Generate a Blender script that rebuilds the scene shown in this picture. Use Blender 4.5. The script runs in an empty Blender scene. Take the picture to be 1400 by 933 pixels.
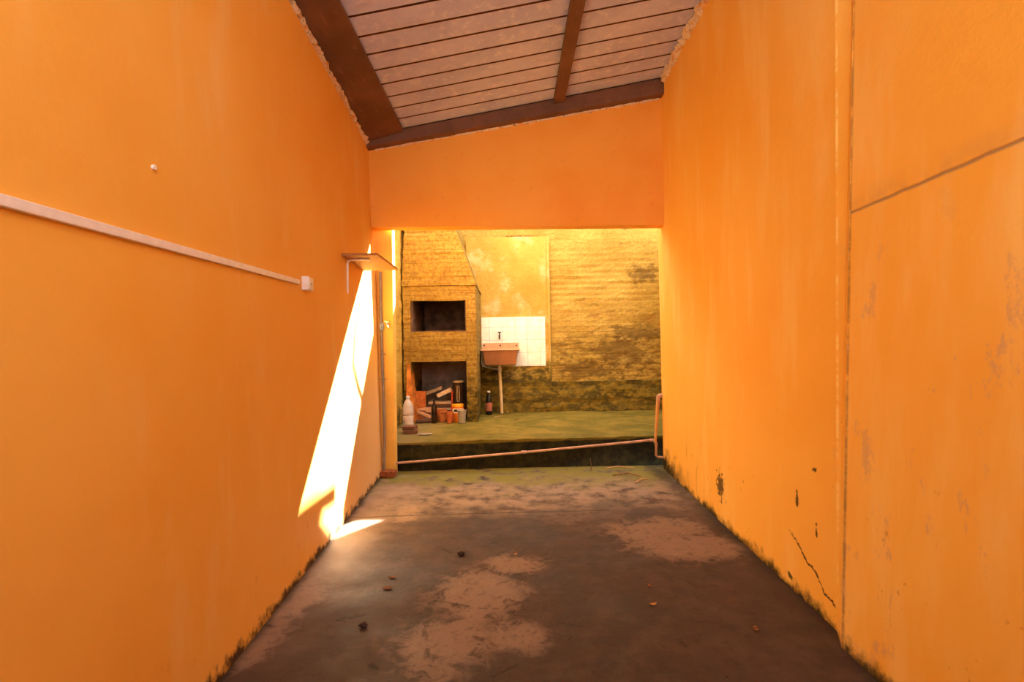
import bpy, bmesh, math, random
from mathutils import Vector, Matrix, noise
random.seed(7)
S = bpy.context.scene
COL = S.collection

# ------------------------------------------------------------------ camera, sky, sun, exposure
CAM_H, PITCH, ROLL, FPX = 1.2, math.radians(1.2), math.radians(-1.0), 700.0
cam_d = bpy.data.cameras.new('camera'); cam_d.sensor_width = 36.0; cam_d.lens = 18.0
cam_d.clip_start = 0.05; cam_d.clip_end = 200
cam = bpy.data.objects.new('camera', cam_d); COL.objects.link(cam)
CAM_M = Matrix.Rotation(math.pi/2 + PITCH, 3, 'X') @ Matrix.Rotation(ROLL, 3, 'Z')
cam.matrix_world = Matrix.Translation((0, 0, CAM_H)) @ CAM_M.to_4x4()
S.camera = cam

w = bpy.data.worlds.new('sky'); S.world = w; w.use_nodes = True
bgn = w.node_tree.nodes['Background']
bgn.inputs['Color'].default_value = (1.0, 0.96, 0.90, 1)
bgn.inputs['Strength'].default_value = 2.6

SUN = Vector((0.451, 0.682, 0.614)).normalized()        # direction towards the sun
sl = bpy.data.lights.new('sun', 'SUN'); sl.energy = 40.0; sl.angle = math.radians(0.5); sl.color = (1.0, 0.96, 0.90)
so = bpy.data.objects.new('sun', sl); COL.objects.link(so)
so.rotation_euler = SUN.to_track_quat('Z', 'Y').to_euler(); so.location = (6, 12, 10)

S.view_settings.view_transform = 'Standard'; S.view_settings.look = 'None'
S.view_settings.exposure = 0.98; S.view_settings.gamma = 1.0; S.view_settings.use_curve_mapping = False
S.cycles.max_bounces = 12; S.cycles.diffuse_bounces = 8; S.cycles.sample_clamp_indirect = 8

# ------------------------------------------------------------------ measuring helpers (a photo pixel seen at a known plane)
def ray(px, py): return CAM_M @ Vector(((px-700)/FPX, -(py-466.5)/FPX, -1))
def at(px, py, Y):
    d = ray(px, py); return Vector((0, 0, CAM_H)) + d*(Y/d.y)
def atz(px, py, z=0.0):
    d = ray(px, py); return Vector((0, 0, CAM_H)) + d*((z-CAM_H)/d.z)

# ------------------------------------------------------------------ mesh helpers
def srgb(r, g, b):
    f = lambda c: (c/255/12.92) if c/255 <= .04045 else ((c/255+.055)/1.055)**2.4
    return (f(r), f(g), f(b), 1)

class MB:
    """collects shapes in world space, links them as one mesh object"""
    def __init__(s): s.bm = bmesh.new()
    def face(s, pts): 
        return s.bm.faces.new([s.bm.verts.new(p) for p in pts])
    def hexa(s, p):      # 8 points: bottom loop 4, top loop 4
        v = [s.bm.verts.new(q) for q in p]
        for f in ((3,2,1,0),(4,5,6,7),(0,1,5,4),(1,2,6,5),(2,3,7,6),(3,0,4,7)):
            s.bm.faces.new([v[i] for i in f])
        return s
    def box(s, lo, hi):
        x0,y0,z0 = lo; x1,y1,z1 = hi
        return s.hexa([(x0,y0,z0),(x1,y0,z0),(x1,y1,z0),(x0,y1,z0),(x0,y0,z1),(x1,y0,z1),(x1,y1,z1),(x0,y1,z1)])
    def obox(s, c, size, rot=(0,0,0)):
        from mathutils import Euler
        R = Euler(rot).to_matrix(); c = Vector(c); a,b,h = size[0]/2,size[1]/2,size[2]/2
        return s.hexa([c + R @ Vector(q) for q in ((-a,-b,-h),(a,-b,-h),(a,b,-h),(-a,b,-h),(-a,-b,h),(a,-b,h),(a,b,h),(-a,b,h))])
    def prism(s, loop, vec):
        vec = Vector(vec); a = [s.bm.verts.new(p) for p in loop]; b = [s.bm.verts.new(Vector(p)+vec) for p in loop]
        n = len(loop); s.bm.faces.new(a[::-1]); s.bm.faces.new(b)
        for i in range(n): s.bm.faces.new((a[i], a[(i+1)%n], b[(i+1)%n], b[i]))
        return s
    def tube(s, path, r, n=12, cap=True):
        path = [Vector(p) for p in path]; rr = r if isinstance(r, (list, tuple)) else [r]*len(path)
        rings = []; prev = None
        for i, p in enumerate(path):
            t = (path[min(i+1, len(path)-1)] - path[max(i-1, 0)]).normalized()
            if prev is None:
                u = t.orthogonal().normalized()
            else:
                u = (prev - t*prev.dot(t)).normalized()
            prev = u; v = t.cross(u)
            rings.append([s.bm.verts.new(p + (u*math.cos(2*math.pi*k/n) + v*math.sin(2*math.pi*k/n))*rr[i]) for k in range(n)])
        for a, b in zip(rings, rings[1:]):
            for k in range(n): s.bm.faces.new((a[k], a[(k+1)%n], b[(k+1)%n], b[k]))
        if cap: s.bm.faces.new(rings[0][::-1]); s.bm.faces.new(rings[-1])
        return s
    def lathe(s, c, prof, n=24):
        c = Vector(c); rings = []
        for r, z in prof:
            rings.append([s.bm.verts.new(c + Vector((max(r,.0004)*math.cos(2*math.pi*k/n), max(r,.0004)*math.sin(2*math.pi*k/n), z))) for k in range(n)])
        for a, b in zip(rings, rings[1:]):
            for k in range(n): s.bm.faces.new((a[k], a[(k+1)%n], b[(k+1)%n], b[k]))
        s.bm.faces.new(rings[0][::-1]); s.bm.faces.new(rings[-1])
        return s
    def roughen(s, step, fn):
        """cut the faces to about `step` and move every vertex by fn(co, normal)"""
        bmesh.ops.remove_doubles(s.bm, verts=s.bm.verts, dist=1e-5)
        for _ in range(8):
            es = [e for e in s.bm.edges if e.calc_length() > step*1.5]
            if not es: break
            bmesh.ops.subdivide_edges(s.bm, edges=es, cuts=1, use_grid_fill=True)
        bmesh.ops.recalc_face_normals(s.bm, faces=s.bm.faces)
        s.bm.normal_update()
        mv = [(v, fn(v.co, v.normal)) for v in s.bm.verts]
        for v, d in mv: v.co += d
        return s
    def build(s, name, m, parent=None, smooth=False, bevel=0, fixn=True):
        if fixn: bmesh.ops.recalc_face_normals(s.bm, faces=s.bm.faces)
        me = bpy.data.meshes.new(name); s.bm.to_mesh(me); s.bm.free()
        o = bpy.data.objects.new(name, me); COL.objects.link(o); me.materials.append(m)
        if parent:
            root = parent; off = Vector((0,0,0))
            while root: off += root.location; root = root.parent
            o.parent = parent; me.transform(Matrix.Translation(-off))
        if smooth:
            for p in me.polygons: p.use_smooth = True
            try: me.set_sharp_from_angle(angle=math.radians(38))
            except Exception: pass
        if bevel:
            b = o.modifiers.new('bevel', 'BEVEL'); b.width = bevel; b.segments = 2; b.limit_method = 'ANGLE'; b.angle_limit = math.radians(40)
        return o

def tag(o, label, cat, group=None):
    o['label'] = label; o['category'] = cat
    if group: o['group'] = group
    return o
def struct(o): o['kind'] = 'structure'; return o
def thing(name, loc, label, cat, group=None):
    o = bpy.data.objects.new(name, None); COL.objects.link(o); o.location = loc; o.empty_display_size = .1
    return tag(o, label, cat, group)
def single(mb, name, m, base, label, cat, group=None, **k):
    """a thing that is one mesh, its origin at its base"""
    o = mb.build(name, m, **k); base = Vector(base)
    o.data.transform(Matrix.Translation(-base)); o.location = base
    return tag(o, label, cat, group)
def copy_thing(o, loc, rotz=0, label=None):
    c = o.copy(); COL.objects.link(c); c.location = loc; c.rotation_euler = (o.rotation_euler.x, o.rotation_euler.y, rotz)
    for ch in list(o.children):
        d = ch.copy(); COL.objects.link(d); d.parent = c
    if label: c['label'] = label
    return c

# ------------------------------------------------------------------ material helpers
class NT:
    def __init__(s, name, rough=.8, spec=.3):
        s.m = bpy.data.materials.new(name); s.m.use_nodes = True; s.t = s.m.node_tree; s.n = s.t.nodes
        s.b = s.n['Principled BSDF']; s.b.inputs['Roughness'].default_value = rough; s.b.inputs['Specular IOR Level'].default_value = spec
        s.co = s.n.new('ShaderNodeTexCoord').outputs['Object']
    def link(s, a, b):
        if isinstance(a, (int, float)): b.default_value = a
        elif isinstance(a, (tuple, list)): b.default_value = a
        else: s.t.links.new(a, b)
    def mapv(s, scale=(1,1,1), loc=(0,0,0), v=None):
        n = s.n.new('ShaderNodeMapping'); n.inputs['Scale'].default_value = scale; n.inputs['Location'].default_value = loc
        s.link(v or s.co, n.inputs['Vector']); return n.outputs[0]
    def noise(s, scale, detail=4, rough=.55, v=None, dist=0):
        n = s.n.new('ShaderNodeTexNoise'); n.inputs['Scale'].default_value = scale; n.inputs['Detail'].default_value = detail
        n.inputs['Roughness'].default_value = rough; n.inputs['Distortion'].default_value = dist
        s.link(v or s.co, n.inputs['Vector']); return n.outputs['Fac']
    def ramp(s, f, a, b, lo=0., hi=1.):
        n = s.n.new('ShaderNodeMapRange'); n.interpolation_type = 'SMOOTHSTEP'
        for k, x in (('From Min', a), ('From Max', b), ('To Min', lo), ('To Max', hi)): n.inputs[k].default_value = x
        s.link(f, n.inputs['Value']); return n.outputs[0]
    def math(s, op, a, b=0.):
        n = s.n.new('ShaderNodeMath'); n.operation = op; s.link(a, n.inputs[0]); s.link(b, n.inputs[1]); return n.outputs[0]
    def mul(s, *a):
        r = a[0]
        for x in a[1:]: r = s.math('MULTIPLY', r, x)
        return r
    def add(s, *a):
        r = a[0]
        for x in a[1:]: r = s.math('ADD', r, x)
        return r
    def mx(s, a, b): return s.math('MAXIMUM', a, b)
    def sub(s, a, b): return s.math('SUBTRACT', a, b)
    def xyz(s, v=None):
        n = s.n.new('ShaderNodeSeparateXYZ'); s.link(v or s.co, n.inputs[0]); return n.outputs
    def mix(s, f, a, b):
        n = s.n.new('ShaderNodeMix'); n.data_type = 'RGBA'
        s.link(f, n.inputs['Factor']); s.link(a, n.inputs['A']); s.link(b, n.inputs['B'])
        return n.outputs['Result']
    def spot(s, c, size, warp=None, soft=.5):
        """a blot of its own shape: 1 inside an ellipse at c (axes size), its rim broken by warp"""
        X = s.xyz(); tot = None
        for i in range(3):
            if size[i] is None: continue
            q = s.math('POWER', s.math('ABSOLUTE', s.math('DIVIDE', s.sub(X[i], c[i]), size[i])), 2.)
            tot = q if tot is None else s.add(tot, q)
        d = s.math('SQRT', tot)
        if warp is not None: d = s.add(d, s.mul(s.sub(warp, .5), 4.5))
        return s.ramp(d, 1.+soft/2, 1.-soft/2)
    def voro(s, scale, v=None, feature='F1', out='Distance'):
        n = s.n.new('ShaderNodeTexVoronoi'); n.feature = feature; n.inputs['Scale'].default_value = scale
        s.link(v or s.co, n.inputs['Vector']); return n.outputs[out]
    def bump(s, h, strength=.3, dist=.01):
        n = s.n.new('ShaderNodeBump'); n.inputs['Strength'].default_value = strength; n.inputs['Distance'].default_value = dist
        s.link(h, n.inputs['Height']); s.link(n.outputs[0], s.b.inputs['Normal'])
    def done(s, c): s.link(c, s.b.inputs['Base Color']); return s.m

def plain(name, rgb, rough=.6, spec=.4, metal=0., var=.12, scale=30., bump=0.):
    t = NT(name, rough, spec); t.b.inputs['Metallic'].default_value = metal
    c = srgb(*rgb); n = t.noise(scale, 5)
    d = tuple(x*(1-2.2*var) for x in c[:3])+(1,); e = tuple(min(1, x*(1+1.2*var)) for x in c[:3])+(1,)
    if bump: t.bump(n, bump, .004)
    return t.done(t.mix(t.ramp(n, .3, .7), d, e))

ORANGE = srgb(240, 185, 88); ORANGE_PALE = srgb(242, 202, 124); ORANGE_DEEP = srgb(236, 172, 68)

def mat_left():
    t = NT('orange_paint_left', .62, .25); X = t.xyz()
    n1 = t.noise(1.1, 4); n2 = t.noise(9, 6, .65); n3 = t.noise(60, 3)
    c = t.mix(t.ramp(n1, .3, .7), ORANGE_DEEP, ORANGE)
    st = t.noise(2.2, 5, .6, t.mapv((1, 1.6, .45)))
    c = t.mix(t.mul(t.ramp(st, .48, .7), .6), c, ORANGE_PALE)
    # paler beige low down near the opening
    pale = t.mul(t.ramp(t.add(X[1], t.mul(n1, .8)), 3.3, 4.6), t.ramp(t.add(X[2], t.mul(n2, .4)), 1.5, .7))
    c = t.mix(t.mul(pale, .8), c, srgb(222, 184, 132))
    scuff = t.mul(t.ramp(n2, .6, .72), t.ramp(X[2], 1.0, .1))
    c = t.mix(t.mul(scuff, .3), c, srgb(205, 120, 60))
    c = t.mix(t.ramp(t.add(X[2], t.mul(t.sub(n2, .5), .26)), .055, .0), c, srgb(74, 54, 36))
    t.bump(t.add(n1, t.mul(n2, .35), t.mul(n3, .06)), .35, .02)
    return t.done(c)

def mat_right():
    t = NT('orange_paint_right', .6, .25); X = t.xyz()
    n1 = t.noise(1.0, 4); n2 = t.noise(8, 6, .65); n3 = t.noise(55, 3)
    c = t.mix(t.ramp(n1, .3, .7), ORANGE_DEEP, ORANGE)
    st = t.noise(2.0, 5, .6, t.mapv((1, 1.8, .4)))
    c = t.mix(t.mul(t.ramp(st, .48, .7), .6), c, ORANGE_PALE)
    # grey scrapes on the nearer length
    sc = t.mul(t.ramp(t.noise(5, 6, .75, t.mapv((1, 1.3, .7))), .58, .66), t.ramp(X[1], 2.3, 2.0), t.ramp(X[2], 1.9, 1.2))
    c = t.mix(t.mul(sc, .5), c, srgb(190, 150, 125))
    sc2 = t.mul(t.ramp(t.noise(14, 5, .7), .64, .7), t.ramp(X[2], 1.2, .2))
    c = t.mix(t.mul(sc2, .55), c, srgb(150, 82, 36))
    drip = t.mul(t.ramp(t.noise(7, 4, .6, t.mapv((1, 2.2, .35))), .56, .72), t.ramp(X[2], .9, .0), t.ramp(X[1], 3.2, 4.6))
    c = t.mix(t.mul(drip, .5), c, srgb(120, 95, 25))
    # the horizontal joint on the near length and the stains round it
    dz = t.math('ABSOLUTE', t.sub(X[2], t.add(1.735, t.mul(t.sub(n2, .5), .012))))
    j = t.mul(t.ramp(dz, .010, .001), t.ramp(X[1], 2.06, 2.05))
    c = t.mix(t.mul(j, .75), c, srgb(136, 106, 82))
    halo = t.mul(t.ramp(t.sub(X[2], 1.74), .10, .0), t.ramp(X[2], 1.735, 1.745), t.ramp(n2, .35, .65), t.ramp(X[1], 2.06, 2.05))
    c = t.mix(t.mul(halo, .3), c, srgb(170, 130, 95))
    # broken pale line on the step's arris, broken dark line in its inner corner
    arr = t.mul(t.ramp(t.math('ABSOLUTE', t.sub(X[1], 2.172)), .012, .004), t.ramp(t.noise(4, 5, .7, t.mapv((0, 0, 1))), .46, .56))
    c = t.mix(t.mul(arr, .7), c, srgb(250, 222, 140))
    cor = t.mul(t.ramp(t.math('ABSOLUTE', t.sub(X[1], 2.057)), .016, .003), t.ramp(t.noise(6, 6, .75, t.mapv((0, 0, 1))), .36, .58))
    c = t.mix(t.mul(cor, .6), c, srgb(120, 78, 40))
    # peeled black blot, smaller chips
    for (px, py, sx, sz) in ((984, 664, .075, .12), (1102, 684, .016, .055), (1133, 728, .010, .05), (1094, 786, .03, .022), (1128, 643, .02, .016)):
        wx = 1.343 + (px-1144)*-.0007
        d = ray(px, py); k = (1.42)/d.x; p = Vector((0, 0, CAM_H)) + d*k
        c = t.mix(t.mul(t.spot(p, (None, sx*.8, sz*.62), t.noise(40, 4, .6), .3), .9), c, srgb(58, 44, 18))
    # crack low down towards the step
    crk = t.math('ABSOLUTE', t.sub(X[2], t.add(.09, t.mul(t.sub(X[1], 2.2), .5), t.mul(t.sub(n2, .5), .14))))
    c = t.mix(t.mul(t.ramp(crk, .009, .002), t.ramp(X[1], 2.62, 2.5), t.ramp(X[1], 2.18, 2.2)), c, srgb(70, 40, 18))
    # damp, mossy foot
    foot = t.ramp(t.add(X[2], t.mul(t.sub(n2, .5), .22)), .06, -.01)
    foot2 = t.mul(t.ramp(t.add(X[2], t.mul(t.sub(n2, .5), .5)), .2, .04), t.ramp(X[1], 4.1, 5.0))
    c = t.mix(t.mx(foot, foot2), c, srgb(52, 42, 18))
    t.bump(t.add(n1, t.mul(n2, .4), t.mul(n3, .06), t.mul(j, -.4)), .4, .02)
    return t.done(c)

def mat_lintel():
    t = NT('orange_paint_lintel', .62, .25)
    n1 = t.noise(1.3, 4); n2 = t.noise(12, 5); n3 = t.noise(60, 3)
    c = t.mix(t.ramp(n1, .3, .7), srgb(236, 160, 58), srgb(240, 172, 74))
    c = t.mix(t.mul(t.ramp(n2, .62, .72), .2), c, srgb(200, 130, 70))
    t.bump(t.add(n1, t.mul(n2, .3), t.mul(n3, .05)), .3, .02)
    return t.done(c)

def mat_floor():
    t = NT('stained_concrete', .72, .3); X = t.xyz()
    n1 = t.noise(1.6, 6, .62); n2 = t.noise(6, 8, .68); n3 = t.noise(45, 4, .6); n4 = t.noise(3.1, 6, .65, t.mapv((1,1,1), (5,3,0))); n5 = t.noise(120, 3, .6); n6 = t.noise(14, 7, .7, None, .6)
    base = t.mix(t.ramp(n1, .32, .7), srgb(50, 37, 31), srgb(74, 56, 46))
    c = t.mix(t.mul(t.ramp(n2, .42, .68), .5), base, srgb(88, 68, 56))
    LIGHT = srgb(140, 114, 94)
    m = None
    for (px, py, a, b) in ((650, 815, .20, .30), (610, 880, .2, .2), (700, 772, .16, .12), (935, 745, .34, .22), (905, 725, .3, .2), (705, 870, .12, .12), (390, 830, .12, .3), (330, 880, .12, .2), (560, 700, .1, .2)):
        p = atz(px, py); s_ = t.spot(p, (a, b, None), t.add(t.mul(n4, .45), t.mul(n6, .55)), .8)
        m = s_ if m is None else t.mx(m, s_)
    c = t.mix(t.mul(m, t.ramp(n6, .22, .5), .75), c, LIGHT)
    c = t.mix(t.mul(t.ramp(n6, .52, .66), .35), c, srgb(40, 29, 24))
    c = t.mix(t.mul(t.ramp(n5, .6, .75), .3), c, srgb(118, 96, 82))
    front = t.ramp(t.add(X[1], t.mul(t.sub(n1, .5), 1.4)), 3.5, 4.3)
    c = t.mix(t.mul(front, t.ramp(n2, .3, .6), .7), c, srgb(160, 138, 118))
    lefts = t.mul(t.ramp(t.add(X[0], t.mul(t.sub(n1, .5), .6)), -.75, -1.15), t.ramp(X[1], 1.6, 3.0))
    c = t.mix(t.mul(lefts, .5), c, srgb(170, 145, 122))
    # expansion joint across the corridor and hairline cracks
    jy = t.math('ABSOLUTE', t.sub(X[1], t.add(3.84, t.mul(t.sub(n1, .5), .10), t.mul(X[0], .03))))
    joint = t.mul(t.ramp(jy, .012, .003), t.ramp(n2, .25, .45), t.ramp(X[0], .95, .6))
    c = t.mix(t.mul(joint, .8), c, srgb(46, 36, 30))
    wv = t.voro(1.3, t.mapv((1, 1, 1), (.2, .6, 0)), 'DISTANCE_TO_EDGE')
    ck = t.mul(t.ramp(t.add(wv, t.mul(t.sub(n2, .5), .09)), .005, .001), t.ramp(n4, .54, .6))
    c = t.mix(t.mul(ck, .6), c, srgb(40, 30, 26))
    # moss by the step, dark damp in the corners
    mo = t.mul(t.ramp(t.add(X[1], t.mul(t.sub(n4, .5), 1.7)), 4.35, 4.95), t.ramp(n2, .36, .52))
    c = t.mix(t.mul(mo, .9), c, srgb(112, 104, 26))
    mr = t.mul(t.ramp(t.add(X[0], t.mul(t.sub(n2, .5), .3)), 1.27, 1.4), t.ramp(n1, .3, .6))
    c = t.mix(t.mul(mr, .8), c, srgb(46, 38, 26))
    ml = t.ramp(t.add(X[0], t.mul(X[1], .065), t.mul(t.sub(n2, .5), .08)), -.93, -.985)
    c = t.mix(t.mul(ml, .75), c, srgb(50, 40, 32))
    c = t.mix(t.mul(t.ramp(n3, .66, .74), .4), c, srgb(60, 45, 38))
    t.bump(t.add(n1, t.mul(n2, .5), t.mul(n3, .15), t.mul(joint, -.5), t.mul(ck, -.5)), .5, .02)
    t.link(t.ramp(n1, .3, .7, .55, .85), t.b.inputs['Roughness'])
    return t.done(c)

def mat_yard_floor():
    t = NT('mossy_platform', .85, .2); X = t.xyz()
    n1 = t.noise(2.2, 6, .62, t.mapv((1, 1.3, 1))); n2 = t.noise(9, 7, .7); n3 = t.noise(50, 3)
    c = t.mix(t.ramp(n1, .3, .68), srgb(88, 80, 20), srgb(126, 106, 40))
    c = t.mix(t.mul(t.ramp(n2, .45, .65), .5), c, srgb(74, 72, 16))
    c = t.mix(t.mul(t.ramp(t.add(X[0], t.mul(n2, .5)), -.45, -.95), .6), c, srgb(122, 104, 68))
    # black damp face and worn lip
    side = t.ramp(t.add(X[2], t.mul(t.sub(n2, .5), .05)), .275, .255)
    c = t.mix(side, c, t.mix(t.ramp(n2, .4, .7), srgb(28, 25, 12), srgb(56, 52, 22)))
    t.bump(t.add(n1, t.mul(n2, .6), t.mul(n3, .2)), .6, .02)
    return t.done(c)

def mat_yellow(name, brickish=True, dark=1.0, low=.5, blots=True, fine=1., speck=0., tone=1.):
    t = NT(name, .85, .2); X = t.xyz()
    n1 = t.noise(1.5, 5, .6); n2 = t.noise(8, 8, .7, t.mapv((1, 1, 1.6))); n3 = t.noise(40, 4, .65)
    c = t.mix(t.ramp(n1, .3, .7), srgb(174*tone, 142*tone, 58*tone), srgb(202*tone, 170*tone, 84*tone))
    c = t.mix(t.mul(t.ramp(n3, .55, .7), .35), c, srgb(182, 126, 36))
    hi = t.ramp(t.add(X[2], t.mul(n1, .9)), 2.5, 1.7, .3, 1.) if blots else 1.
    if brickish:
        ln = t.noise(5*fine, 7, .72, t.mapv((.55/fine, .55/fine, 4.2)), .3)
        c = t.mix(t.mul(t.ramp(ln, .50, .66), .75*dark, hi), c, srgb(112, 80, 26))
        cz = t.math('FRACT', t.math('DIVIDE', t.add(X[2], t.mul(t.sub(n1, .5), .05)), .085/fine))
        cl = t.mul(t.ramp(t.math('ABSOLUTE', t.sub(cz, .5)), .14, .04), t.ramp(n2, .36, .56))
        c = t.mix(t.mul(cl, .5*dark, hi), c, srgb(92, 66, 24))
        c = t.mix(t.mul(t.ramp(t.noise(3.4, 7, .7, t.mapv((.7, .7, 2.6), (3, 1, 2))), .60, .70), .6*dark), c, srgb(66, 48, 18))
    else:
        c = t.mix(t.mul(t.ramp(t.noise(2.6, 7, .66, t.mapv((1,1,.8), (1, 0, 4))), .49, .66), .6), c, srgb(222, 186, 140))
        c = t.mix(t.mul(t.ramp(n2, .62, .74), .5*dark), c, srgb(150, 104, 52))
    if speck:
        c = t.mix(t.mul(t.ramp(t.noise(26, 6, .75), .44, .62), speck), c, srgb(104, 74, 24))
    if blots:
        for (px, py, a, b) in ((848, 480, .32, .22), (880, 375, .22, .14), (868, 455, .4, .12), (800, 505, .5, .12), (715, 325, .35, .06)):
            p = at(px, py, 7.8)
            c = t.mix(t.mul(t.spot(p, (a, None, b), n2, .9), .7*dark), c, srgb(84, 62, 24))
    if blots:
        reg = t.mul(t.ramp(t.add(X[2], t.mul(n1, .7)), 2.15, 1.4), t.ramp(X[0], .55, .75))
        mould = t.ramp(t.noise(6.5, 9, .78, t.mapv((.8, 1, 1.7), (2, 0, 5)), .4), .46, .58)
        c = t.mix(t.mul(reg, mould, .75), c, srgb(96, 70, 24))
        band = t.ramp(t.math('ABSOLUTE', t.sub(X[2], t.add(1.72, t.mul(t.sub(n1, .5), .5)))), .12, .0)
        c = t.mix(t.mul(band, t.ramp(X[0], .55, .75), t.ramp(n2, .42, .6), .7), c, srgb(128, 92, 36))
    wet = t.ramp(t.add(X[2], t.mul(t.sub(n2, .5), 1.1)), low+.42, low)
    c = t.mix(t.mul(wet, .9), c, t.mix(t.ramp(n2, .42, .6), srgb(46, 42, 12), srgb(112, 92, 24)))
    t.bump(t.add(t.mul(n1, .5), t.mul(n2, .8), t.mul(n3, .35)), .7, .025)
    return t.done(c)

def mat_roof():
    t = NT('weathered_roof_sheet', .55, .35); X = t.xyz()
    n1 = t.noise(2.3, 6, .65); n2 = t.noise(16, 6, .7); n3 = t.noise(5, 5, .6, t.mapv((.5, 2, 1)))
    c = t.mix(t.ramp(n1, .3, .7), srgb(178, 180, 228), srgb(200, 200, 242))
    c = t.mix(t.mul(t.ramp(n2, .5, .66), .7), c, srgb(222, 220, 246))
    c = t.mix(t.mul(t.ramp(n3, .55, .72), .3), c, srgb(150, 146, 168))
    groove = t.ramp(X[2] if False else t.noise(30, 2), .9, 1.)
    c = t.mix(groove, c, srgb(140, 80, 50))
    t.bump(n2, .15, .005)
    return t.done(c)

def mat_timber(name, rgb=(118, 82, 66), streak=.5):
    t = NT(name, .6, .3)
    n1 = t.noise(3, 5, .6); n2 = t.noise(22, 6, .7, t.mapv((1, .15, 1))); n3 = t.noise(9, 7, .75)
    c = t.mix(t.ramp(n1, .3, .7), srgb(*[x*.82 for x in rgb]), srgb(*rgb))
    c = t.mix(t.mul(t.ramp(n2, .55, .72), .4), c, srgb(*[min(255, x*1.35) for x in rgb]))
    c = t.mix(t.mul(t.ramp(n3, .60, .70), streak), c, srgb(168, 132, 110))
    t.bump(t.add(n2, n3), .3, .006)
    return t.done(c)

def mat_mortar():
    t = NT('crumbled_mortar', .9, .15)
    n1 = t.noise(14, 6, .7); n2 = t.noise(40, 5, .7)
    c = t.mix(t.ramp(n1, .5, .62), srgb(236, 214, 184), srgb(232, 172, 100))
    c = t.mix(t.ramp(n2, .58, .66), c, srgb(120, 100, 86))
    t.bump(t.add(n1, n2), .9, .02)
    return t.done(c)

def mat_tiles():
    t = NT('white_wall_tiles', .25, .5); X = t.xyz()
    p0 = at(659, 502, 7.72)
    n = t.noise(9, 5)
    c = t.mix(t.ramp(n, .3, .7), srgb(226, 222, 206), srgb(240, 238, 228))
    c = t.mix(t.mul(t.ramp(t.noise(30, 5), .62, .72), .2), c, srgb(190, 170, 140))
    g = None
    for i, o_ in ((0, p0.x), (2, p0.z)):
        f = t.math('FRACT', t.add(t.math('DIVIDE', t.sub(X[i], o_-4*.1925), .1925), .0))
        d = t.math('ABSOLUTE', t.sub(f, .5)); l = t.ramp(d, .478, .492)
        g = l if g is None else t.mx(g, l)
    c = t.mix(t.mul(g, .75), c, srgb(150, 140, 124))
    t.bump(t.mul(g, -1.), .4, .003)
    return t.done(c)

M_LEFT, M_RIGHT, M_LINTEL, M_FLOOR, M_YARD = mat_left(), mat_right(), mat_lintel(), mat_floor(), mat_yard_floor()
M_BRICK = mat_yellow('mouldy_yellow_brick', True, 1.0, .42, True, 1.0, .3, .9)
M_PANEL = mat_yellow('yellow_plaster', False, .9, .74, False, 1., 0., .93)
M_SIDE = mat_yellow('rough_yellow_render', True, .4, .3, False)
M_BBQ = mat_yellow('sooty_yellow_brick', True, 1.05, .28, False, 1.4, .7, .76)
M_ROOF, M_TIMBER, M_MORTAR, M_TILES = mat_roof(), mat_timber('brown_painted_timber', streak=.3), mat_mortar(), mat_tiles()
M_LEDGE = mat_yellow('mossy_brick_ledge', True, 1.2, .75, False)
M_RIB = plain('brown_rib', (104, 58, 34), .8, .2, var=.2, scale=12)  # ribs in a darker brown than the pans
M_SOOT = plain('black_soot', (92, 72, 64), .95, .1, var=.2, scale=8, bump=.5)
M_NICHE = plain('grey_sooty_render', (150, 130, 122), .95, .1, var=.2, scale=5, bump=.5)
M_WHITE = plain('white_plastic', (236, 228, 224), .4, .5, var=.03)
M_CREAM = plain('aged_cream_plastic', (226, 206, 166), .45, .4, var=.05, scale=12)
M_PIPE = plain('dirty_pink_pipe', (190, 148, 122), .5, .4, var=.10, scale=14)
M_PIPE_TAN = plain('tan_plastic_pipe', (196, 142, 84), .5, .4, var=.08, scale=14)
M_GREYPIPE = plain('grey_plastic_pipe', (150, 138, 128), .5, .4, var=.08, scale=14)
M_CHROME = plain('chrome', (225, 225, 230), .22, .5, 1., var=.03)
M_BLACK = plain('black_plastic', (24, 22, 22), .4, .4, var=.1)
M_SHELF = mat_timber('shelf_wood', (196, 132, 72), .1)
M_SINK = plain('brown_plastic_basin', (142, 92, 56), .4, .45, var=.08, scale=6)
M_SINKRIM = plain('faded_brown_rim', (206, 160, 122), .45, .4, var=.06, scale=9)
M_GRIME = plain('dark_screw', (70, 50, 40), .6, .3)
M_BLOCKER = plain('blocker_render', (214, 200, 180), .85, .2, var=.06, scale=2)
M_GROUND = plain('outside_concrete', (150, 140, 128), .9, .2, var=.1, scale=2)

# ------------------------------------------------------------------ the corridor shell
Y_END = 5.10; Y_LIN = 4.93; Y_BACK = -0.5
L1, L2, LT = Vector((-1.101, 1.915, 0)), Vector((-1.305, 5.096, 0)), Vector((-1.375, 5.096, 3.325))
sl_ = (L2.x-L1.x)/(L2.y-L1.y)
def lx(y, z=0): return L2.x + sl_*(y-L2.y) + (LT.x-L2.x)*z/LT.z       # inner face of the left wall
R1, R2 = Vector((1.343, 2.177, 0)), Vector((1.496, 5.136, 0))
sr_ = (R2.x-R1.x)/(R2.y-R1.y)
def rx(y, z=0): return R1.x + sr_*(y-R1.y) + (.000 + .11*max(0, min(1, (5.1-y)/2.9)))*z/3.9               # inner face of the far right wall
RO_L, RO_R = at(552, 176, 4.85), at(898, 108, 4.85)                     # where the roof meets the ledger
rs = (RO_R.z-RO_L.z)/(RO_R.x-RO_L.x)
def roofz(x): return RO_L.z + rs*(x-RO_L.x)

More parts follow.
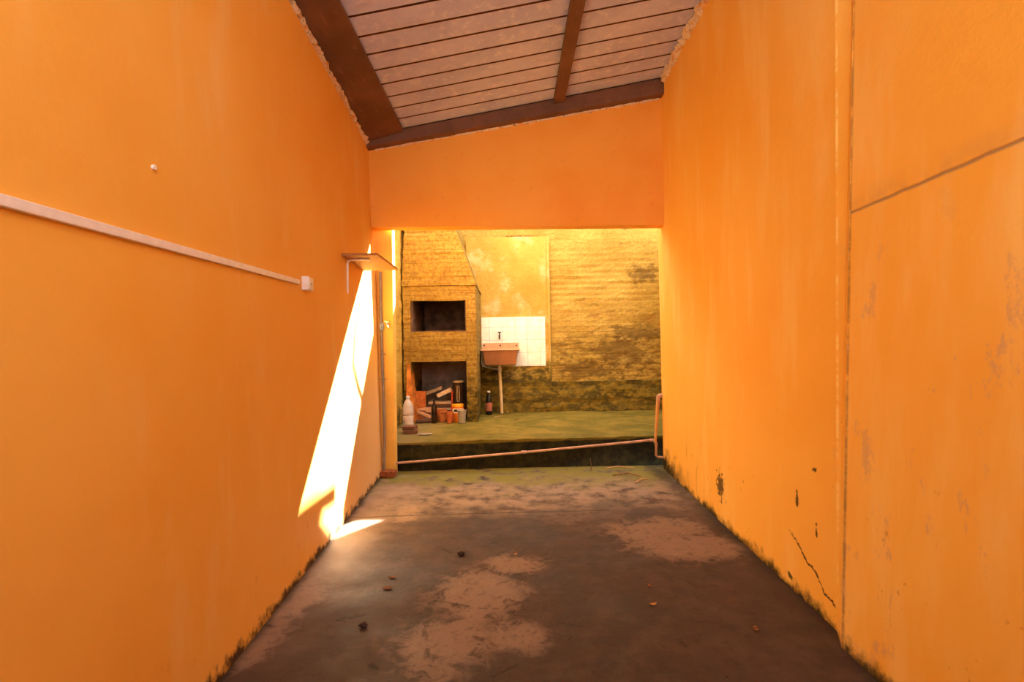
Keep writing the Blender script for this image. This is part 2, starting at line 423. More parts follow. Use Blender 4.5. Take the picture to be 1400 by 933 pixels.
m = MB(); nx, ny = 40, 70
struct(MB().box((-2.2, Y_BACK-.2, -.12), (2.6, 5.32, 0)).build('floor', M_FLOOR))
struct(MB().box((-14, -22, -.3), (14, Y_BACK-.2, -.02)).build('ground', M_GROUND))

T = .16
def wall_prism(name, pts, vec, m): return struct(MB().prism(pts, vec).build(name, m))
zl = roofz(-1.5)+.1
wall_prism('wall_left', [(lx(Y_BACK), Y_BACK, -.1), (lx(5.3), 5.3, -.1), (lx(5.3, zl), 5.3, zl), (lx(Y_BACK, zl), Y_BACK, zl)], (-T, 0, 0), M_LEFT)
zr = roofz(1.6)+.15
YS = R1.y
m = MB()
m.prism([(rx(YS), YS, -.1), (rx(5.16), 5.16, -.1), (rx(5.16, zr), 5.16, zr), (rx(YS, zr), YS, zr)], (T+.12, 0, 0))
# nearer length, set back behind a plastered arris that widens upwards
YK = YS-.12
kx = lambda z: (at(1150, 860, YK).x, at(1160, 499, YK).x, at(1166, 300, YK).x)[0] + (at(1168, 0, YK).x-at(1150, 860, YK).x)*(z-.02)/2.68
n0 = lambda y, z: kx(z) + .03*(y-YK)
m.hexa([(kx(-.1), YK, -.1), (kx(-.1)+.3, YK, -.1), (kx(-.1)+.3, YS+.01, -.1), (rx(YS,-.1), YS, -.1), (kx(zr), YK, zr), (kx(zr)+.3, YK, zr), (kx(zr)+.3, YS+.01, zr), (rx(YS,zr), YS, zr)])
m.hexa([(n0(Y_BACK,0), Y_BACK, -.1), (n0(Y_BACK,0)+T, Y_BACK, -.1), (n0(YK,0)+T, YK, -.1), (n0(YK,0), YK, -.1),
        (n0(Y_BACK,zr), Y_BACK, zr), (n0(Y_BACK,zr)+T, Y_BACK, zr), (n0(YK,zr)+T, YK, zr), (n0(YK,zr), YK, zr)])
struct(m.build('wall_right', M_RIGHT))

struct(MB().box((-1.3, Y_BACK-.12, -.1), (1.6, Y_BACK-.04, 1.75)).build('wall_rear_blocker', M_LINTEL))  # unseen low wall added behind the camera to darken the near floor and walls

# lintel wall over the opening
lbL, lbR = at(514, 311, Y_LIN), at(901, 308, Y_LIN)
xl, xr = -1.5, 1.58
lz = lambda x: lbL.z + (lbR.z-lbL.z)*(x-lbL.x)/(lbR.x-lbL.x)
wall_prism('wall_far', [(xl, Y_LIN, lz(xl)), (xr, Y_LIN, lz(xr)), (xr, Y_LIN, roofz(xr)-.02), (xl, Y_LIN, roofz(xl)-.02)], (0, .13, 0), M_LINTEL)

# pillar on the left of the opening
pa, pb = at(521, 480, Y_END), at(538, 480, Y_END)
M_PILLAR = plain('pillar_yard_bounce', (240, 190, 92), .6, .25, var=.05, scale=5, bump=.1)  # light bounced from the yard is put into this yellow
struct(MB().box((pa.x-.2, Y_END, -.05), (pb.x, Y_END+.12, 3.2)).build('pillar', M_PILLAR, bevel=.006))

# roof: pan sheets whose narrow ribs run down the slope
m = MB(); xa, xb = -1.62, 1.75; y = Y_LIN+.12; pitch = .205; prof = []
while y > Y_BACK+.2:
    prof += [(y, 0), (y-pitch+.02, 0), (y-pitch+.018, .024), (y-pitch+.002, .024)]
    y -= pitch
for th in (0,):
    rows = [[m.bm.verts.new((x, yy, roofz(x)+dz+.004*math.sin(yy*3))) for yy, dz in prof] for x in (xa, 0, xb)]
    for a, b in zip(rows, rows[1:]):
        for i in range(len(prof)-1):
            f = m.bm.faces.new((a[i], a[i+1], b[i+1], b[i])); f.material_index = 0 if i % 4 == 0 else 1
o = struct(m.build('ceiling', M_ROOF)); o.data.materials.append(M_RIB); sd = o.modifiers.new('thickness', 'SOLIDIFY'); sd.thickness = .004; sd.offset = 1
# ensure the thickness grows upwards whatever way the normals point

def beam(name, ya, yb, xL, zL, xR, zR, h):
    """a timber with its underside from (xL,zL) to (xR,zR), running from ya to yb"""
    mm = MB().hexa([(xL, ya, zL), (xR, ya, zR), (xR, yb, zR), (xL, yb, zL), (xL, ya, zL+h), (xR, ya, zR+h), (xR, yb, zR+h), (xL, yb, zL+h)])
    return struct(mm.build(name, M_TIMBER, bevel=.004))
bl, br = at(509, 193, 4.85), at(552, 177, 4.85)
beam('ceiling_beam_wall', Y_BACK+.3, 4.83, bl.x-.03, bl.z-.012, br.x, br.z-.03, roofz(br.x)-br.z+.02)
c1, c2 = at(757, 131, 4.83), at(773, 131, 4.83)
zz = roofz(c2.x)-.075
beam('ceiling_beam_middle', Y_BACK+.3, 4.83, c1.x, zz, c2.x-.01, zz+.01, .062)
# ledger along the top of the lintel
la, lb = at(510, 199, 4.83), at(904, 128, 4.83)
m = MB().prism([(la.x-.1, 4.83, la.z-.018), (lb.x+.1, 4.83, lb.z+.018), (lb.x+.1, 4.83, roofz(lb.x+.1)-.012), (la.x-.1, 4.83, roofz(la.x-.1)-.012)], (0, .098, 0))
struct(m.build('ceiling_beam_ledger', M_TIMBER, bevel=.004))

# crumbling mortar where roof meets walls
def ragged(name, pts, r, seed):
    mm = MB(); P = []
    pts = [Vector(p) for p in pts]
    for a, b in zip(pts, pts[1:]):
        n = max(2, int((b-a).length/.03))
        P += [a.lerp(b, i/n) for i in range(n)]
    P.append(pts[-1])
    mm.tube(P, [r*(.55+.9*abs(noise.noise(p*9+Vector((seed,0,0)))))for p in P], 8)
    mm.roughen(.05, lambda c, nrm: nrm*(noise.noise(c*30+Vector((seed, 3, 1)))*r*.7))
    return struct(mm.build(name, M_MORTAR))
ragged('trim_1', [(lx(y_, bl.z)+.004, y_, bl.z-.015) for y_ in (0.5, 2, 3.5, 4.82)], .028, 1)
ragged('trim_2', [(rx(y_, roofz(1.5))-.002, y_, roofz(1.5)-.03) for y_ in (2.2, 3.5, 4.82)], .05, 5)
ragged('trim_3', [(la.x, 4.925, la.z-.004), (lb.x, 4.925, lb.z-.004)], .016, 9)

# ------------------------------------------------------------------ the yard behind
ZP = .29; Y_WALL = 7.80; XL_Y = at(549, 450, 6.72).x - .005; XR_Y = 2.38
rz = lambda x: 5.241 + (5.433-5.241)*(x+1.178)/2.739
m = MB()
ptsb = [(XL_Y-.2, rz(XL_Y-.2), -.1), (XR_Y+.2, rz(XR_Y+.2), -.1), (XR_Y+.2, Y_WALL+.3, -.1), (XL_Y-.2, Y_WALL+.3, -.1)]
m.hexa(ptsb + [(p[0], p[1], ZP) for p in ptsb])
m.roughen(.045, lambda c, n: Vector((0, 0, 1))*(.012*noise.noise(c*2.5)+.006*noise.noise(c*11))*(1 if c.z > .2 else 0) + Vector((0, 1, 0))*(.02*noise.noise(c*6)+.01*noise.noise(c*17))*(1 if c.y < 5.6 else 0))
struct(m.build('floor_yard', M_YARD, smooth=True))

def brick_fn(course, amp, deep):
    def f(c, n):
        row = c.z/course; fr = abs((row % 1)-.5)*2        # 1 at the joint
        wob = noise.noise(Vector((c.x*3, c.y*3, c.z*9)))
        j = max(0, (fr-.72)/.28) * deep * (0.4+.6*abs(noise.noise(Vector((c.x*1.7, c.y*1.7, math.floor(row)*3.1)))) )
        return n*(amp*wob + amp*.6*noise.noise(c*22) - j)
    return f
# back wall: brick, its top stepping down to the right
top = lambda x: 4.10 - .22*(x-.43) if x > .43 else 4.10
B = lambda X, z: (X, z)
sil = [(-1.8, 4.34), (.43, 4.27), (.61, 4.17), (1.11, 4.10), (1.64, 3.98), (1.66, 3.81), (2.9, 3.81)]
YT = 8.0
m = MB().box((XL_Y-.25, Y_WALL, ZP-.15), (XR_Y+.15, Y_WALL+.2, 2.9))
m.roughen(.05, lambda c, n: brick_fn(.085, .012, .014)(c, n) if c.y < Y_WALL+.05 else Vector((0,0,0)))
m.prism([(sil[0][0], YT-.05, 2.85)] + [(x, YT-.05, z) for x, z in sil] + [(sil[-1][0], YT-.05, 2.85)], (0, .1, 0))
# unseen bent rod added on the wall top to cast a thin curved shadow
m.tube([(1.10, 8, 4.0), (1.24, 8, 4.35), (1.34, 8, 4.66), (1.28, 8, 4.80), (1.10, 8, 4.93)], [.03, .026, .022, .016, .01], 8)
struct(m.build('wall_back', M_BRICK))
# yard sides
m = MB().box((XL_Y-.2, 5.22, -.1), (XL_Y, Y_WALL, 3.3))
m.roughen(.06, lambda c, n: n*(.014*noise.noise(c*7)+.008*noise.noise(c*23)) if c.x > XL_Y-.05 else Vector((0,0,0)))
struct(m.build('wall_yard_left', M_SIDE))
struct(MB().box((XR_Y, 5.2, -.1), (XR_Y+.18, Y_WALL+.1, 2.9)).build('wall_yard_right', M_SIDE))
struct(MB().box((1.62, 5.13, -.1), (XR_Y+.1, 5.25, 2.6)).build('wall_yard_front', M_SIDE))
# smooth plaster panel on the back wall and its upright edge
pA, pB = at(640, 527, Y_WALL-.03), at(750, 300, Y_WALL-.03)
m = MB().box((pA.x, Y_WALL-.035, pA.z), (pB.x, Y_WALL+.02, 2.95))
m.roughen(.08, lambda c, n: n*.005*noise.noise(c*5))
struct(m.build('trim_4', M_PANEL))
struct(MB().box((pB.x-.045, Y_WALL-.055, pA.z+.02), (pB.x-.005, Y_WALL, at(750, 333, Y_WALL).z)).build('trim_5', M_PANEL, bevel=.006))
# mossy ledge along the foot of the back wall
lzt = at(820, 521, Y_WALL-.12).z
m = MB().box((at(652, 540, 7.75).x, Y_WALL-.11, ZP-.05), (XR_Y, Y_WALL+.05, lzt))
m.roughen(.05, lambda c, n: brick_fn(.085, .016, .02)(c, n))
struct(m.build('trim_6', M_LEDGE))

# unseen gable outline with an eave, added and shaped to block the sun
YN = 8.12
eave = [(1.93, 2.9), (1.93, 4.30), (2.09, 4.68), (1.843, 4.344), (1.829, 4.47), (2.30, 5.10), (4.4, 7.6), (6.6, 4.6), (6.6, 2.9)]
eave = [(x + (YN-8)*.66, z + (YN-8)*.90) for x, z in eave]
struct(MB().prism([(x, YN, z) for x, z in eave], (0, .08, 0)).build('wall_sun_blocker', M_BLOCKER))

# ------------------------------------------------------------------ brick barbecue
YB = 6.72
x0 = at(551, 450, YB).x; x1 = at(651, 450, YB).x
fo = (at(563, 412, YB), at(637, 453, YB)); lo = (at(562, 495, YB), at(639, 577, YB))
zTop = at(600, 391, YB).z
bbq = thing('brick_barbecue', (x0+.45, YB+.5, ZP), 'mouldy yellow brick barbecue built against the back wall left of the sink', 'barbecue')
rough = brick_fn(.075, .010, .012)
YBK = Y_WALL-.04
m = MB()
m.box((x0, YB, ZP-.02), (lo[0].x, YBK, zTop)); m.roughen(.04, rough); m.build('pier', M_BBQ, bbq); m = MB()
m.box((lo[1].x, YB, ZP-.02), (x1, YBK, zTop))                      # right pier
m.roughen(.04, rough); m.build('pier', M_BBQ, bbq)
m = MB().box((lo[0].x-.01, YB-.012, lo[0].z), (lo[1].x+.01, YBK-.02, fo[1].z)); m.roughen(.04, rough)
m.build('hearth_slab', M_BBQ, bbq)
m = MB().box((lo[0].x-.01, YB-.004, fo[0].z), (lo[1].x+.01, YB+.12, zTop)); m.roughen(.04, rough)
m.build('firebox_lintel', M_BBQ, bbq)
m = MB()                                                            # sooty inside of the firebox
xa, xb, za, zb = fo[0].x-.002, fo[1].x+.002, fo[1].z, fo[0].z+.12
ya, yb = YB+.02, YBK-.15
m.box((xa-.03, ya, za-.0), (xa+.012, yb, zb)); m.box((xb-.012, ya, za), (xb+.03, yb, zb)); m.box((xa-.03, yb, za-.02), (xb+.03, yb+.04, zb)); m.box((xa, ya, za-.01), (xb, yb, za+.012))
m.roughen(.06, lambda c, n: n*.008*noise.noise(c*12)); m.build('firebox_lining', M_SOOT, bbq)
m = MB().box((lo[0].x-.02, YBK-.25, ZP-.02), (lo[1].x+.02, YBK-.2, lo[0].z+.02)); m.roughen(.06, lambda c, n: n*.012*noise.noise(c*9))
m.build('niche_back', M_NICHE, bbq)
# slanting stone face inside the left pier
a, b = at(560, 497, YB-.01), at(566, 535, YB-.01)
m = MB().hexa([(x0+.03, YB-.03, ZP), (b.x+.02, YB-.03, ZP), (b.x+.02, YB+.2, ZP), (x0+.03, YB+.2, ZP), (x0+.05, YB-.015, a.z-.02), (a.x+.005, YB-.015, a.z-.02), (a.x+.005, YB+.2, a.z-.02), (x0+.05, YB+.2, a.z-.02)])
m.roughen(.04, lambda c, n: n*.008*noise.noise(c*14)); m.build('stone_jamb', plain('orange_stone', (206, 128, 58), .9, .2, var=.2, scale=9, bump=.4), bbq)
# hood
h0, h1 = at(552.5, 315, YB), at(623, 315, YB); zu = 3.5; k = (zu-zTop)/(h0.z-zTop)
xlu = x0 + (h0.x-x0)*min(k, 1.3); xru = x1 + (h1.x-x1)*min(k, 1.35)
m = MB().hexa([(x0-.01, YB-.015, zTop), (x1+.01, YB-.015, zTop), (x1+.01, YBK, zTop), (x0-.01, YBK, zTop),
               (x0+(h0.x-x0)*k, YB+.02, zu), (x1+(h1.x-x1)*k, YB+.02, zu), (x1+(h1.x-x1)*k, YBK, zu), (x0+(h0.x-x0)*k, YBK, zu)])
m.roughen(.035, brick_fn(.062, .007, .022)); m.build('hood', M_BBQ, bbq)

# ------------------------------------------------------------------ tiles, sink, tap
YTl = Y_WALL-.055
ta, tb = at(659, 502, YTl), at(745, 433, YTl)
single(MB().box((ta.x, YTl, ta.z), (tb.x, Y_WALL-.03, tb.z)), 'tile_panel', M_TILES, (ta.x, YTl, ta.z), 'panel of white square tiles behind the brown sink on the yellow wall', 'tiles', bevel=.002)

YF = YTl-.42
sa, sb = at(660, 500, YF), at(708, 478, YF)
sink = thing('laundry_sink', ((sa.x+sb.x)/2, YTl-.2, sa.z), 'brown plastic laundry sink hanging on the white tiles', 'sink')
zr_ = sb.z; e_ = .03
m = MB(); bm = m.bm
def ring(x0_, x1_, y0_, y1_, z_): return [bm.verts.new(p) for p in ((x0_, y0_, z_), (x1_, y0_, z_), (x1_, y1_, z_), (x0_, y1_, z_))]
Rg = [ring(sa.x+.03, sb.x-.03, YF+.03, YTl-.03, sa.z), ring(sa.x, sb.x, YF, YTl-.012, zr_), ring(sa.x+.02, sb.x-.02, YF+.02, YTl-.03, zr_), ring(sa.x+.05, sb.x-.05, YF+.05, YTl-.05, sa.z+.02)]
for A_, B_ in zip(Rg, Rg[1:]):
    for i in range(4): bm.faces.new((A_[i], A_[(i+1)%4], B_[(i+1)%4], B_[i]))
bm.faces.new(Rg[0][::-1]); bm.faces.new(Rg[-1])
m.build('basin', M_SINK, sink, bevel=.012)
m = MB()
ra, rb = at(657, 477, YF), at(711, 477, YF)
for q in (((ra.x, YF-.012, zr_-.012), (rb.x, YF+.03, zr_+.012)), ((ra.x, YF+.03, zr_-.012), (ra.x+.035, YTl-.05, zr_+.012)), ((rb.x-.035, YF+.03, zr_-.012), (rb.x, YTl-.05, zr_+.012)), ((ra.x, YTl-.05, zr_-.012), (rb.x, YTl-.001, zr_+.012))): m.box(*q)
m.build('rim', M_SINKRIM, sink, bevel=.004)
zs = at(684, 470, YTl).z
m = MB().box((ra.x+.012, YTl-.022, zr_), (rb.x-.012, YTl-.001, zs+.012)); spl = m.build('splashback', M_SINKRIM, sink, bevel=.004)
for px in (662, 684, 706):
    p = at(px, 472.5, YTl-.022); mm = MB(); mm.tube([(p.x, YTl-.028, p.z), (p.x, YTl-.018, p.z)], .012, 12); mm.build('screw', M_GRIME, spl)
# overflow and waste pipes
g1, g2, g3 = at(660, 480, YF+.1), at(660, 499, YF+.1), at(676, 502, YF+.1); dp = at(683, 503, YF+.2); df = atz(686, 562, ZP)
df = Vector((dp.x+.02, dp.y+.12, ZP))
m = MB().tube([(g1.x-.012, g1.y, g1.z), (g2.x-.012, g2.y, g2.z+.02), (g2.x+.0, g2.y, g2.z-.012), (g2.x+.02, g2.y, g2.z-.028), (g3.x, g3.y+.04, g3.z-.028), (dp.x, dp.y, dp.z-.03)], .011, 10)
m.build('overflow_pipe', M_GREYPIPE, sink, smooth=True)
m = MB().tube([(dp.x, dp.y, sa.z+.004), (dp.x, dp.y, dp.z-.03), (dp.x+.003, dp.y+.02, dp.z-.1), df], .023, 14)
m.tube([(dp.x, dp.y, dp.z-.005), (dp.x, dp.y, dp.z-.045)], .030, 14)
m.build('waste_pipe', M_CREAM, sink, smooth=True)

tp = at(683, 459, YTl)
tap = thing('sink_tap', (tp.x, YTl, tp.z), 'small dark tap on the white tiles above the brown sink', 'tap')
m = MB().tube([(tp.x, YTl+.004, tp.z), (tp.x, YTl-.03, tp.z), (tp.x, YTl-.07, tp.z-.002), (tp.x, YTl-.095, tp.z-.02), (tp.x, YTl-.10, tp.z-.06)], [.016, .016, .014, .013, .012], 12)
m.build('spout', M_BLACK, tap, smooth=True)
m = MB().tube([(tp.x, YTl-.04, tp.z), (tp.x, YTl-.04, tp.z+.045)], .010, 10); m.obox((tp.x, YTl-.04, tp.z+.05), (.055, .014, .014)); m.build('handle', M_BLACK, tap, bevel=.003)

# ------------------------------------------------------------------ left wall fittings
def lw(px, py, out=0.):
    """the point of the left wall seen at a photo pixel"""
    p = Vector(L2); n = (Vector((L2.x-L1.x, L2.y-L1.y, 0)).normalized()).cross((LT-L2).normalized()).normalized()
    if n.x < 0: n = -n
    d = ray(px, py); C = Vector((0, 0, CAM_H)); return C + d*((p-C).dot(n)/d.dot(n)) + n*out
WN = Vector((1, .064, .02)).normalized(); WD = Vector((sl_, 1, 0)).normalized()
# trunking
t1, t0 = lw(407, 386), lw(0, 275); dirv = (t0-t1).normalized(); t0 = t1 + dirv*2.9
up = WN.cross(dirv).normalized(); up = up if up.z > 0 else -up
hw, th = .0135, .014
m = MB().hexa([t1-up*hw-WN*.004, t0-up*hw-WN*.004, t0-up*hw+WN*th, t1-up*hw+WN*th, t1+up*hw-WN*.004, t0+up*hw-WN*.004, t0+up*hw+WN*th, t1+up*hw+WN*th])
single(m, 'cable_trunking', M_WHITE, t1, 'long white plastic cable trunking running along the left orange wall', 'trunking', bevel=.0025)
bc = lw(416, 388.5); bx = thing('socket_box', bc, 'white surface socket box at the end of the trunking', 'socket')
def onwall(mb, c, a, b, z0, z1):       # block on the left wall: half sizes a along, b up, from z0 to z1 out
    U = Vector((0, 0, 1)); U = (U - WN*U.dot(WN)).normalized(); D = U.cross(WN).normalized(); D = D if D.y > 0 else -D
    mb.hexa([c-D*a-U*b+WN*z0, c+D*a-U*b+WN*z0, c+D*a-U*b+WN*z1, c-D*a-U*b+WN*z1, c-D*a+U*b+WN*z0, c+D*a+U*b+WN*z0, c+D*a+U*b+WN*z1, c-D*a+U*b+WN*z1]); return mb, D, U
m, D_, U_ = onwall(MB(), bc, .042, .040, -.004, .036); m.build('housing', M_WHITE, bx, bevel=.004)
m, _, _ = onwall(MB(), bc, .036, .034, .036, .041); m.build('cover_plate', M_WHITE, bx, bevel=.002)
m = MB()
for k in (-1, 0, 1): c_ = bc + WN*.0405 + D_*(k*.010) + U_*(0 if k else -.006); m.tube([c_, c_+WN*.002], .0035, 8)
m.build('socket_holes', plain('socket_dark', (90, 80, 76), .6), bx)
wp = lw(209, 229)
m = MB().tube([wp-WN*.004, wp+WN*.008], .0085, 12); single(m, 'wall_plug', M_WHITE, wp, 'tiny white screw plug in the left orange wall above the trunking', 'wall plug')

# shelf by the opening
q1 = lw(467, 349.5); zsh = q1.z
near_o = at(515.5, 351, q1.y); ln = .72
q2 = q1 + WD*ln; W_ = max(.2, near_o.x-q1.x)
sh = thing('wall_shelf', q1, 'small wooden shelf on a white bracket on the left wall by the opening', 'shelf')
o2 = Vector((near_o.x, q1.y+.02, zsh)); 
far_o = at(544, 371.5, q2.y); 
m = MB().prism([q1-WN*.004+Vector((0,0,0)), o2, Vector((far_o.x, q2.y, zsh)), q2-WN*.004], (0, 0, .018))
m.build('shelf_board', M_SHELF, sh, bevel=.003)
for k, yo in enumerate((.13,)):
    b0 = q1 + WD*yo + WN*.010
    mm = MB().tube([b0+Vector((0,0,-.27)), b0+Vector((0,0,-.04)), b0+Vector((.006,0,-.018)), b0+Vector((.03,0,-.010)), b0+Vector((.17,.008,-.009))], .0085, 8)
    mm.build('bracket', M_WHITE, sh, smooth=True)

# grey water pipe in the corner and its tap on the pillar
gx = pa.x + .018; gy = Y_END-.022
zt = at(520, 372, gy).z
gp = thing('corner_water_pipe', (gx, gy, 0), 'grey plastic water pipe rising in the corner beside the pillar', 'pipe')
m = MB(); P = [(gx, gy, .02), (gx+.012, gy, .35), (gx+.006, gy-.002, .8), (gx-.004, gy, 1.2), (gx-.01, gy, 1.5), (gx-.012, gy, zt)]
m.tube(P, .0135, 12); m.build('pipe_run', M_GREYPIPE, gp, smooth=True)
for zc in (.95, 1.2):
    mm = MB(); mm.tube([(gx-.03, gy+.008, zc), (gx-.012, gy-.016, zc), (gx+.016, gy-.016, zc), (gx+.03, gy+.02, zc)], .004, 6); mm.build('pipe_clip', M_GREYPIPE, gp)
vt = at(521, 447, gy)
m = MB().tube([(gx-.004, gy, vt.z-.03), (gx-.004, gy, vt.z+.03)], .022, 12); m.tube([(gx-.004, gy-.01, vt.z), (gx-.004, gy-.045, vt.z)], .012, 10); m.build('pipe_joint', plain('pale_blue_fitting', (170, 186, 205), .4), gp, smooth=True)
tp = at(530, 445, Y_END-.02)
tap2 = thing('garden_tap', (tp.x, Y_END, tp.z), 'chrome garden tap on the front of the yellow pillar', 'tap')
m = MB().tube([(tp.x, Y_END+.004, tp.z), (tp.x, Y_END-.05, tp.z), (tp.x+.01, Y_END-.075, tp.z-.004), (tp.x+.022, Y_END-.082, tp.z-.03)], [.014, .012, .011, .012], 12); m.build('spout', M_CHROME, tap2, smooth=True)
m = MB().tube([(tp.x-.002, Y_END-.045, tp.z), (tp.x-.004, Y_END-.045, tp.z+.032)], .007, 8); m.obox((tp.x-.004, Y_END-.045, tp.z+.034), (.045, .012, .010), (0, .3, 0)); m.build('handle', M_CHROME, tap2, bevel=.002)

# ------------------------------------------------------------------ pipes across the step
YP = 5.17
p0, p1 = at(541, 634, YP), at(891, 602, YP)
d0 = at(897, 606, YP); d1 = at(897, 623, YP); dd = at(906, 626, YP)
hp = thing('step_pipe', (p0.x, YP, 0), 'long pale pink water pipe sloping across the dark step', 'pipe')
pm = p0.lerp(p1, .5) - Vector((0, 0, .006))
pth = [p0-Vector((.03, 0, 0)), p0.lerp(p1, .25)-Vector((0,0,.003)), pm, p0.lerp(p1, .75)-Vector((0,0,.004)), p1, p1.lerp(d0, .6)+Vector((0,0,.012)), d0, d1, d1+Vector((.012, 0, -.016)), Vector((dd.x+.03, YP, dd.z))]
MB().tube(pth, .0118, 12).build('pipe_run', M_PIPE, hp, smooth=True)
for c_ in (pm,):
    mm = MB(); mm.tube([c_-Vector((.025, 0, -.002)), c_+Vector((.025, 0, .002))], .0155, 12); mm.build('coupling', M_PIPE, hp, smooth=True)
mm = MB(); mm.tube([p1-Vector((.02, 0, .003)), p1, p1.lerp(d0, .6)+Vector((0,0,.012)), d0, d0-Vector((0,0,.03))], .0155, 12); mm.build('elbow', M_PIPE, hp, smooth=True)
u0, u1 = at(899, 541, YP-.0), at(894.5, 600, YP)
u1 = Vector((u1.x, YP-.034, u1.z-.03)); u0 = Vector((u0.x, YP-.02, u0.z))
vp = thing('wall_end_pipe', (u1.x, u1.y, u1.z), 'short tan upright pipe elbowed into the end of the right orange wall', 'pipe')
MB().tube([u1, u1.lerp(u0, .5), u0-Vector((0,0,.03)), u0+Vector((.008, 0, -.008)), u0+Vector((.03, 0, 0)), u0+Vector((.09, 0, .002))], [.012, .016, .018, .018, .017, .016], 12).build('pipe_run', M_PIPE_TAN, vp, smooth=True)
mm = MB(); mm.tube([u0-Vector((0,0,.05)), u0-Vector((0,0,.018)), u0+Vector((.006,0,-.006)), u0+Vector((.02,0,0)), u0+Vector((.045,0,0))], .0205, 12); mm.build('elbow', M_PIPE, vp, smooth=True)

# ------------------------------------------------------------------ things in and before the barbecue
def px_on(px, py, z=ZP): return atz(px, py, z)
# the big clear bottle
jb = at(558, 582, 6.32); jx = jb.x
M_CLEAR = NT('clear_plastic', .18, .5); M_CLEAR.b.inputs['Transmission Weight'].default_value = .55; M_CLEAR.b.inputs['IOR'].default_value = 1.12
nz = M_CLEAR.noise(18, 4); M_CLEAR.bump(nz, .4, .01); M_CLEAR = M_CLEAR.done(M_CLEAR.mix(nz, srgb(214, 214, 214), srgb(246, 246, 250)))
jug = thing('plastic_bottle', (jx, 6.32, ZP), 'large clear plastic bottle standing before the left pier of the barbecue', 'bottle')
prof = [(.055, .002), (.066, .012), (.068, .06), (.062, .075), (.068, .09), (.068, .14), (.062, .152), (.068, .165), (.068, .22), (.058, .28), (.036, .325), (.02, .345), (.018, .36)]
MB().lathe((jx, 6.32, ZP), prof, 28).roughen(.02, lambda c, n: n*(.007*noise.noise(c*26)+.004*noise.noise(c*60)) if c.z < ZP+.30 and c.z > ZP+.02 else Vector((0,0,0))).build('bottle_body', M_CLEAR, jug, smooth=True)
MB().lathe((jx, 6.32, ZP+.358), [(.02, 0), (.021, .02), (.019, .026)], 20).build('cap', plain('pale_blue_cap', (206, 212, 232), .4), jug, smooth=True)

M_CLAY = plain('orange_clay', (176, 104, 56), .85, .2, var=.16, scale=16, bump=.3)
M_WOODD = mat_timber('weathered_wood', (182, 136, 100), .3); M_WOODD2 = mat_timber('dark_wet_wood', (92, 60, 44), .15)
M_GREYB = plain('grey_board', (172, 154, 142), .85, .2, var=.12, scale=14, bump=.2)
# orange hollow block at the back of the niche
c_ = at(575.5, 546, 6.96); wbk = .13
tb_ = thing('clay_block', (c_.x, 6.98, ZP), 'upright orange clay block behind the firewood in the barbecue niche', 'block')
bz = at(574, 535, 6.98).z
m = MB().obox((c_.x, 6.98, (ZP+bz)/2), (wbk, .11, bz-ZP), (0, 0, .12)); m.build('block_body', M_CLAY, tb_, bevel=.006)
m = MB()
for k in (-1, 1):
    m.obox((c_.x+k*.04, 6.98, bz+.0005), (.05, .07, .002), (0, 0, .12))
m.build('hollow', M_SOOT, tb_)
# firewood heap
fw = [((581, 571), .22, .05, -.35, 0.30, 'longest weathered firewood stick sloping over the heap by the clear bottle'),
      ((580, 566), .18, .045, .15, -.10, 'weathered firewood stick lying highest on the heap before the clay block'),
      ((588.5, 564), .14, .05, .5, .10, 'short thick firewood chunk at the right end of the heap'),
      ((579, 576), .20, .05, .05, 0, 'dark firewood log at the bottom of the heap beside the clear bottle'),
      ((585, 572), .16, .05, .6, 0, 'small firewood chunk at the foot of the heap by the dark bottle')]
zof = (.10, .15, .135, .03, .03)
M_FW = [M_WOODD, M_WOODD, M_WOODD, M_WOODD2, M_WOODD]
for i, ((px, py), L, r, rzv, tilt, lab) in enumerate(fw):
    y_ = 6.72 + (.0, .10, .08, -.06, .06)[i]; c = at(px, py, y_); c.z = ZP + zof[i] + (.012 if i == 1 else 0)
    d = Vector((math.cos(rzv), math.sin(rzv), -math.sin(tilt))).normalized()*L/2
    m = MB().tube([c-d, c-d*.3, c+d*.4, c+d], [r*.5, r*.56, r*.54, r*.46], 7); m.roughen(.03, lambda q, n: n*.006*noise.noise(q*40))
    single(m, 'firewood_stick', M_FW[i], c-Vector((0, 0, r*.5)), lab, 'firewood', 'firewood in the barbecue niche')
# stack of slats
sc = at(599, 549, 7.02); sx0, sx1 = at(580, 549, 7.0).x, at(617, 549, 7.0).x
M_SL = [M_WOODD2, M_GREYB, M_WOODD2, M_GREYB, M_WOODD2, M_GREYB]
slab_l = ['lowest board', 'second board from the bottom', 'third board from the bottom', 'fourth board from the bottom', 'fifth board from the bottom', 'top board']
for k in range(6):
    z_ = ZP + .002 + k*.042
    m = MB().obox(((sx0+sx1)/2 + .03 + (.008, -.01, .006, -.004, .01, 0)[k], 7.04, z_+.02), (sx1-sx0 - .04 - .01*(k % 3), .16, .038 if k % 2 == 0 else .036), (0, 0, (.03, -.02, .01, .04, -.03, 0)[k]))
    single(m, 'stacked_board', M_SL[k], ((sx0+sx1)/2, 7.04, z_), slab_l[k] + ' in the stack behind the dark bottle in the niche', 'board', 'boards stacked in the barbecue niche', bevel=.003)
ztop = ZP + .002 + 6*.042
def plank(pa_, pb_, y_, th_, dy, name, mt, lab, cat):
    A_, B_ = at(*pa_, y_), at(*pb_, y_)
    c = (A_+B_)/2; L = (B_-A_).length; ang = math.atan2(B_.z-A_.z, B_.x-A_.x)
    m = MB().obox(c, (L, dy, th_), (0, -ang, 0)); return single(m, name, mt, (c.x, c.y, min(A_.z, B_.z)-th_/2), lab, cat, bevel=.003)
plank((575, 541), (605, 530), 7.10, .045, .10, 'leaning_plank', M_GREYB, 'long grey plank lying tilted over the stacked boards in the niche', 'plank')
